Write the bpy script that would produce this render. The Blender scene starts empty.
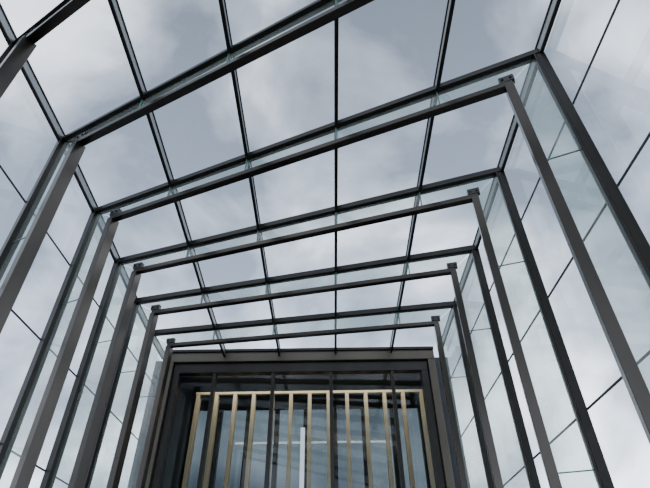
import bpy, bmesh, math
from mathutils import Vector, Matrix
S=2.5; CAM=1.6
def W(x,y,z): return Vector((x*S,y*S,z*S+CAM))

# ---------------- materials ----------------
def newmat(n):
    m=bpy.data.materials.new(n); m.use_nodes=True
    nt=m.node_tree; nt.nodes.clear()
    return m,nt,nt.nodes.new('ShaderNodeOutputMaterial')
def pbr(n,col,rough=.5,metal=0,var=.15,scale=(6,6,6),bump=0):
    m,nt,out=newmat(n); N=nt.nodes;L=nt.links
    b=N.new('ShaderNodeBsdfPrincipled')
    tc=N.new('ShaderNodeTexCoord'); mp=N.new('ShaderNodeMapping'); mp.inputs['Scale'].default_value=scale
    no=N.new('ShaderNodeTexNoise'); no.inputs['Detail'].default_value=4
    no.inputs['Scale'].default_value=1
    L.new(tc.outputs['Object'],mp.inputs[0]); L.new(mp.outputs[0],no.inputs['Vector'])
    r=N.new('ShaderNodeValToRGB')
    r.color_ramp.elements[0].position=.3; r.color_ramp.elements[1].position=.7
    r.color_ramp.elements[0].color=tuple(c*(1-var) for c in col)+(1,)
    r.color_ramp.elements[1].color=tuple(min(1,c*(1+var)) for c in col)+(1,)
    L.new(no.outputs['Fac'],r.inputs[0]); L.new(r.outputs[0],b.inputs['Base Color'])
    b.inputs['Roughness'].default_value=rough; b.inputs['Metallic'].default_value=metal
    if bump:
        bp=N.new('ShaderNodeBump'); bp.inputs['Strength'].default_value=bump
        L.new(no.outputs['Fac'],bp.inputs['Height']); L.new(bp.outputs[0],b.inputs['Normal'])
    L.new(b.outputs[0],out.inputs[0]); return m
def glass(n,tint,haze,hazecol,refl=1.0,base=.06):
    m,nt,out=newmat(n); N=nt.nodes;L=nt.links
    t=N.new('ShaderNodeBsdfTransparent'); t.inputs[0].default_value=tint+(1,)
    d=N.new('ShaderNodeBsdfDiffuse'); d.inputs[0].default_value=hazecol+(1,)
    tl=N.new('ShaderNodeBsdfTranslucent'); tl.inputs[0].default_value=hazecol+(1,)
    md=N.new('ShaderNodeMixShader'); md.inputs[0].default_value=.6
    L.new(d.outputs[0],md.inputs[1]); L.new(tl.outputs[0],md.inputs[2])
    tc=N.new('ShaderNodeTexCoord'); no=N.new('ShaderNodeTexNoise'); no.inputs['Scale'].default_value=1.6; no.inputs['Detail'].default_value=6
    L.new(tc.outputs['Object'],no.inputs['Vector'])
    mr=N.new('ShaderNodeMapRange'); mr.inputs[1].default_value=.3; mr.inputs[2].default_value=.75
    mr.inputs[3].default_value=haze*.4; mr.inputs[4].default_value=haze*1.7
    L.new(no.outputs['Fac'],mr.inputs[0])
    m1=N.new('ShaderNodeMixShader'); L.new(mr.outputs[0],m1.inputs[0])
    L.new(t.outputs[0],m1.inputs[1]); L.new(md.outputs[0],m1.inputs[2])
    g=N.new('ShaderNodeBsdfGlossy'); g.inputs['Roughness'].default_value=.02
    lwt=N.new('ShaderNodeLayerWeight'); lwt.inputs[0].default_value=.5
    pw=N.new('ShaderNodeMath'); pw.operation='POWER'; pw.inputs[1].default_value=3
    L.new(lwt.outputs['Facing'],pw.inputs[0])
    ml=N.new('ShaderNodeMath'); ml.operation='MULTIPLY_ADD'; ml.inputs[1].default_value=.75*refl; ml.inputs[2].default_value=base*refl
    L.new(pw.outputs[0],ml.inputs[0])
    m2=N.new('ShaderNodeMixShader'); L.new(ml.outputs[0],m2.inputs[0]); L.new(m1.outputs[0],m2.inputs[1]); L.new(g.outputs[0],m2.inputs[2])
    L.new(m2.outputs[0],out.inputs[0]); return m
M_dark=pbr('dark_steel',(.028,.025,.022),.36,.6,.15)
M_steel=pbr('brushed_stainless',(.070,.062,.053),.28,.85,.18,(2,2,1))
M_beam=pbr('brushed_beam',(.060,.053,.046),.28,.85,.18,(1,2,2))
M_web=pbr('bar_web',(.20,.21,.21),.4,.6,.1)
M_plate=pbr('connector_plate',(.05,.05,.05),.4,.7)
M_bronze=pbr('bronze_cladding',(.10,.086,.066),.40,.6,.1,(2,2,2))
M_joint=pbr('black_silicone',(.03,.03,.035),.7)
M_wood=pbr('pale_timber',(.62,.50,.32),.55,0,.12,(12,12,1.5),.1)
M_int=pbr('dark_interior',(.03,.032,.035),.7)
M_floor=pbr('stone_paving',(.15,.145,.135),.6,0,.15,(2,2,2))
M_white=pbr('white_panel',(.85,.87,.9),.5,0,.04)
M_glow,nt,o=newmat('door_slit_glow'); em=nt.nodes.new('ShaderNodeEmission'); em.inputs[0].default_value=(.75,.85,1,1); em.inputs[1].default_value=1.5; nt.links.new(em.outputs[0],o.inputs[0])  # emission imitates light coming through the door slit
M_edge=pbr('green_glass_edge',(.10,.20,.17),.3,0,.1)
G_roof=glass('roof_glass',(.92,.945,.955),.06,(.72,.77,.80),.5)
G_wall=glass('wall_glass',(.93,.955,.965),.14,(.80,.86,.90),1.0)
G_fin=glass('fin_glass',(.76,.83,.79),.24,(.60,.67,.62),.7)
G_door=glass('door_glass',(.62,.66,.65),.012,(.2,.22,.22),.5,.08)
G_tint=glass('tinted_glass',(.065,.078,.085),.02,(.2,.22,.23),.3)

class MB:
    def __init__(s,name,parent=None): s.n=name;s.bm=bmesh.new();s.mats=[];s.parent=parent
    def mi(s,m):
        if m not in s.mats: s.mats.append(m)
        return s.mats.index(m)
    def bar(s,p,q,u,v,wu,wv,mat):
        i=s.mi(mat); u=u*(wu/2); v=v*(wv/2)
        vs=[s.bm.verts.new(c+a*u+b*v) for c in (p,q) for a,b in((-1,-1),(1,-1),(1,1),(-1,1))]
        for f in((0,1,2,3),(7,6,5,4),(0,4,5,1),(1,5,6,2),(2,6,7,3),(3,7,4,0)):
            fa=s.bm.faces.new([vs[k] for k in f]); fa.material_index=i
    def box(s,lo,hi,mat):
        lo=Vector(lo);hi=Vector(hi);c=(lo+hi)/2
        s.bar(Vector((c.x,c.y,lo.z)),Vector((c.x,c.y,hi.z)),Vector((1,0,0)),Vector((0,1,0)),hi.x-lo.x,hi.y-lo.y,mat)
    def quad(s,pts,mat):
        f=s.bm.faces.new([s.bm.verts.new(p) for p in pts]); f.material_index=s.mi(mat)
    def done(s,bevel=0):
        bmesh.ops.recalc_face_normals(s.bm,faces=s.bm.faces[:])
        me=bpy.data.meshes.new(s.n); s.bm.to_mesh(me); s.bm.free()
        for m in s.mats: me.materials.append(m)
        o=bpy.data.objects.new(s.n,me); bpy.context.scene.collection.objects.link(o)
        if bevel:
            b=o.modifiers.new('bevel','BEVEL'); b.width=bevel; b.segments=2; b.limit_method='ANGLE'
        if s.parent: o.parent=s.parent
        return o
def empty(n):
    e=bpy.data.objects.new(n,None); bpy.context.scene.collection.objects.link(e); return e
Z=Vector((0,0,1))

XL,XR=-.985,.66
Ls=[(.44,1.50),(.80,1.475),(1.165,1.46),(1.517,1.427),(1.82,1.389),(2.105,1.351),(2.389,1.326)]
Rs=[(-.64,1.43),(-.16,1.425),(.32,1.42),(.815,1.41),(1.285,1.39),(1.73,1.367),(2.19,1.362)]
END=(2.66,1.318),(2.66,1.345)
FR=[0,.222,.418,.62,.82,1]
floorz=0.0
frames=[]
for k,(l,r) in enumerate(zip(Ls,Rs)):
    A=W(XL,*l);B=W(XR,*r); frames.append((A,B))
    root=empty('portal_frame')
    t=(B-A).normalized(); th=Vector((t.x,t.y,0)).normalized(); n=th.cross(Z).normalized(); up=n.cross(t); up=up if up.z>0 else -up
    mb=MB('outer_frame',root)
    mb.bar(A-t*.03,B+t*.03,n,up,.045,.055,M_dark)
    mb.bar(A-up*.04,B-up*.04,n,up,.075,.014,M_dark)
    for P,sg in((A,1),(B,-1)):
        base=Vector((P.x,P.y,floorz))
        mb.bar(base,P,th,n,.06,.06,M_dark)
        mb.bar(base+th*sg*.04,P+th*sg*.04-Z*.04,th,n,.014,.08,M_dark)
    mb.done(.003)
    mb=MB('inner_frame',root)
    A2=A+th*(.13*S)-Z*(.09*S); B2=B-th*(.115*S)-Z*(.11*S)
    t2=(B2-A2).normalized()
    mb.bar(A2-t2*.03,B2+t2*.03,n,up,.065,.05,M_beam)
    for P in(A2,B2):
        mb.bar(Vector((P.x,P.y,floorz)),P-Z*.025,th,n,.065,.10,M_steel)
    mb.done(.004)
    mb=MB('glass_fins',root)
    mb.quad([A-Z*.05+th*.06,B-Z*.05-th*.06,B2+Z*.03,A2+Z*.03],G_fin)
    mb.quad([A-Z*.05+th*.04,A2+Z*.03-th*.035,Vector((A2.x,A2.y,.02))-th*.035,Vector((A.x,A.y,.02))+th*.04],G_fin)
    mb.quad([B-Z*.05-th*.04,B2+Z*.03+th*.035,Vector((B2.x,B2.y,.02))+th*.035,Vector((B.x,B.y,.02))-th*.04],G_fin)
    mb.done()
    mb=MB('connector_plates',root)
    for P,P2,sg in((A,A2,1),(B,B2,-1)):
        c=P2+Z*.07
        mb.bar(c-th*.055,c+th*.055,n,Z,.05,.065,M_plate)
        for s in(-1,1):
            mb.bar(c+th*s*.03-n*.035,c+th*s*.03+n*.035,th,Z,.016,.016,M_dark)
        for zz in(.6,2.4,4.0):
            q=Vector((P.x,P.y,zz)); q2=Vector((P2.x,P2.y,zz))
            mb.bar(q,q2,n,Z,.010,.008,M_edge)
    for f in FR[1:5]:
        q=A.lerp(B,f); q2=A2.lerp(B2,f)
        mb.bar(q-Z*.03,Vector((q.x,q.y,q2.z)),th,n,.012,.03,M_edge)
    mb.done(.002)
endA=W(XL,*END[0]); endB=W(XR,*END[1])
seq=frames+[(endA,endB)]

# ---------------- glass roof ----------------
roof=empty('glass_roof')
g=MB('roof_panes',roof); b=MB('roof_bars',roof)
OFF=Z*.06
for (A,B),(C,D) in zip(seq[:-1],seq[1:]):
    for i in range(5):
        p=[A.lerp(B,FR[i]),A.lerp(B,FR[i+1]),C.lerp(D,FR[i+1]),C.lerp(D,FR[i])]
        g.quad([q+OFF for q in p],G_roof)
    for i in range(6):
        P=A.lerp(B,FR[i]);Q=C.lerp(D,FR[i]); d=(Q-P).normalized()
        sx=d.cross(Z).normalized(); u=sx.cross(d).normalized()
        P=P+OFF-u*.008;Q=Q+OFF-u*.008
        b.bar(P,Q,sx,u,.030,.012,M_dark)
        b.bar(P-u*.05,Q-u*.05,sx,u,.012,.09,M_web)
        b.bar(P-u*.10,Q-u*.10,sx,u,.030,.012,M_dark)
g.done(); b.done(.0015)

# ---------------- side glass walls ----------------
for nm,idx,sg in(('wall_left',0,-1),('wall_right',1,1)):
    root=empty(nm)
    g=MB('wall_panes',root); j=MB('wall_joints',root)
    zs=[floorz+.02]+[z*S+CAM for z in(-.18,.14,.47,.82,1.14)]
    for a,c in zip(seq[:-1],seq[1:]):
        P=a[idx]+Vector((sg*.045,0,0));Q=c[idx]+Vector((sg*.045,0,0))
        lv=[(z,z) for z in zs]+[(P.z+.06,Q.z+.06)]
        for (z0,w0),(z1,w1) in zip(lv[:-1],lv[1:]):
            g.quad([Vector((P.x,P.y,z0)),Vector((Q.x,Q.y,w0)),Vector((Q.x,Q.y,w1)),Vector((P.x,P.y,z1))],G_wall)
        for z in zs:
            j.bar(Vector((P.x,P.y,z)),Vector((Q.x,Q.y,z)),Vector((1,0,0)),Z,.01,.012,M_joint)
    g.done(); j.done()

# ---------------- entrance facade ----------------
YF=2.66*S
top=1.345*S+CAM; hb=1.275*S+CAM
x0=-.95*S; x1=.60*S
root=empty('entrance_portal')
m=MB('bronze_surround',root)
m.box((x0-.03,YF-.02,hb),(x1+.03,YF+.3,top),M_bronze)
m.box((x0-.03,YF-.02,0),(x0+.09,YF+.3,hb),M_bronze)
m.box((x1-.07,YF-.02,0),(x1+.03,YF+.3,hb),M_bronze)
m.done(.006)
m=MB('header_trim',root)
m.box((x0-.03,YF-.05,top-.03),(x1+.03,YF-.022,top+.01),M_dark)
m.done(.003)
root=empty('door_1')
m=MB('door_frame',root)
xa=x0+.10;xb=x1-.08
yd=YF+.03
m.box((xa,yd,hb-.15),(xb,yd+.12,hb-.002),M_dark)
m.box((xa,yd,0),(xa+.09,yd+.12,hb-.15),M_dark)
m.box((xb-.10,yd,0),(xb,yd+.12,hb-.15),M_dark)
for px in(-.67,-.33,.005,.36):
    m.box((px*S-.025,yd+.01,0),(px*S+.025,yd+.11,hb-.15),M_dark)
m.box((xa+.09,yd+.02,2.5),(xb-.10,yd+.10,2.58),M_dark)
m.done(.004)
m=MB('door_panes',root)
m.quad([Vector((xa+.09,yd+.06,.02)),Vector((xb-.10,yd+.06,.02)),Vector((xb-.10,yd+.06,hb-.15)),Vector((xa+.09,yd+.06,hb-.15))],G_door)
m.done()
m=MB('timber_slat_screen')
ys=2.92*S; zt=1.185*S+CAM
m.box((-.83*S,ys,zt),(.57*S,ys+.06,zt+.04),M_wood)
x=-.825
while x<.57:
    m.box((x*S,ys+.0,0),(x*S+.055,ys+.12,zt),M_wood); x+=.1145
m.done(.004)
yb=3.5*S
m=MB('lobby_ceiling'); m.box((x0-.3,YF+.3,top-.12),(x1+.3,yb,top),M_int); m.done()
for nm,xx in(('wall_lobby_left',x0-.3),('wall_lobby_right',x1+.1)):
    m=MB(nm); m.box((xx,YF+.3,0),(xx+.2,yb,top-.12),M_int); m.done()
m=MB('added_lamp_housing'); m.box((-.8*S,YF+.32,top-.17),(.5*S,YF+.38,top-.12),M_white); m.done()  # invented housing to go with the added fill lamp below
ld=bpy.data.lights.new('slat_fill','AREA'); ld.shape='RECTANGLE'; ld.size=3.2; ld.size_y=.05; ld.energy=20; ld.color=(1,.95,.86)  # added fill lamp to brighten the slats, no known fixture
lo=bpy.data.objects.new('slat_fill_light',ld); bpy.context.scene.collection.objects.link(lo)
lo.location=(-.15*S,YF+.36,top-.19); lo.rotation_euler=(math.radians(35),0,0)
root=empty('window_1')
m=MB('mullions',root)
for i in range(9):
    xx=(x0-.1)+(x1-x0+.2)*i/8
    m.box((xx-.04,yb-.1,0),(xx+.04,yb,top-.12),M_dark)
for zz in(0,2.3):
    m.box((x0-.1,yb-.09,zz),(x1+.1,yb-.01,zz+.1),M_dark)
m.done()
m=MB('tinted_panes',root)
m.quad([Vector((x0-.1,yb-.05,0)),Vector((x1+.1,yb-.05,0)),Vector((x1+.1,yb-.05,top-.12)),Vector((x0-.1,yb-.05,top-.12))],G_tint); m.done()
m=MB('door_slit_light'); m.box((-.185*S,3.05*S,0),(-.160*S,3.05*S+.05,1.02*S+CAM),M_glow); m.done()  # glowing box stands in for the bright slit of light at the door

m=MB('floor'); m.box((XL*S-.1,-3,-.1),(XR*S+.1,yb,0),M_floor); m.done()
m=MB('ground'); m.box((-60,-60,-.3),(60,60,-.11),M_floor); m.done()

# ---------------- overcast sky ----------------
w=bpy.data.worlds.new('overcast_sky'); bpy.context.scene.world=w; w.use_nodes=True
nt=w.node_tree; nt.nodes.clear(); N=nt.nodes;L=nt.links
out=N.new('ShaderNodeOutputWorld'); bg=N.new('ShaderNodeBackground')
tc=N.new('ShaderNodeTexCoord'); mp=N.new('ShaderNodeMapping'); mp.inputs['Scale'].default_value=(1,1,1.3); mp.inputs['Location'].default_value=(1.3,.6,.2)
no=N.new('ShaderNodeTexNoise'); no.inputs['Scale'].default_value=2.7; no.inputs['Detail'].default_value=7; no.inputs['Roughness'].default_value=.5; no.inputs['Distortion'].default_value=.3
L.new(tc.outputs['Generated'],mp.inputs[0]); L.new(mp.outputs[0],no.inputs['Vector'])
r=N.new('ShaderNodeValToRGB'); e=r.color_ramp.elements
e[0].position=.38;e[0].color=(.30,.36,.47,1); e[1].position=.62;e[1].color=(1.6,1.70,1.90,1)
mid=r.color_ramp.elements.new(.49); mid.color=(.66,.74,.89,1)
L.new(no.outputs['Fac'],r.inputs[0])
sp=N.new('ShaderNodeSeparateXYZ'); L.new(tc.outputs['Generated'],sp.inputs[0])
mr=N.new('ShaderNodeMapRange'); mr.inputs[1].default_value=0.2; mr.inputs[2].default_value=.95; mr.inputs[3].default_value=2.9; mr.inputs[4].default_value=.9
L.new(sp.outputs['Z'],mr.inputs[0]); L.new(r.outputs[0],bg.inputs[0]); L.new(mr.outputs[0],bg.inputs[1])
L.new(bg.outputs[0],out.inputs[0])

cd=bpy.data.cameras.new('camera'); co=bpy.data.objects.new('camera',cd); bpy.context.scene.collection.objects.link(co)
cd.sensor_width=36; cd.lens=490/650*36; cd.clip_start=.02
co.matrix_world=Matrix.Translation((0,0,CAM))@Matrix.Rotation(.008,4,'Z')@Matrix.Rotation(math.radians(129),4,'X')@Matrix.Rotation(-.010,4,'Z')
bpy.context.scene.camera=co
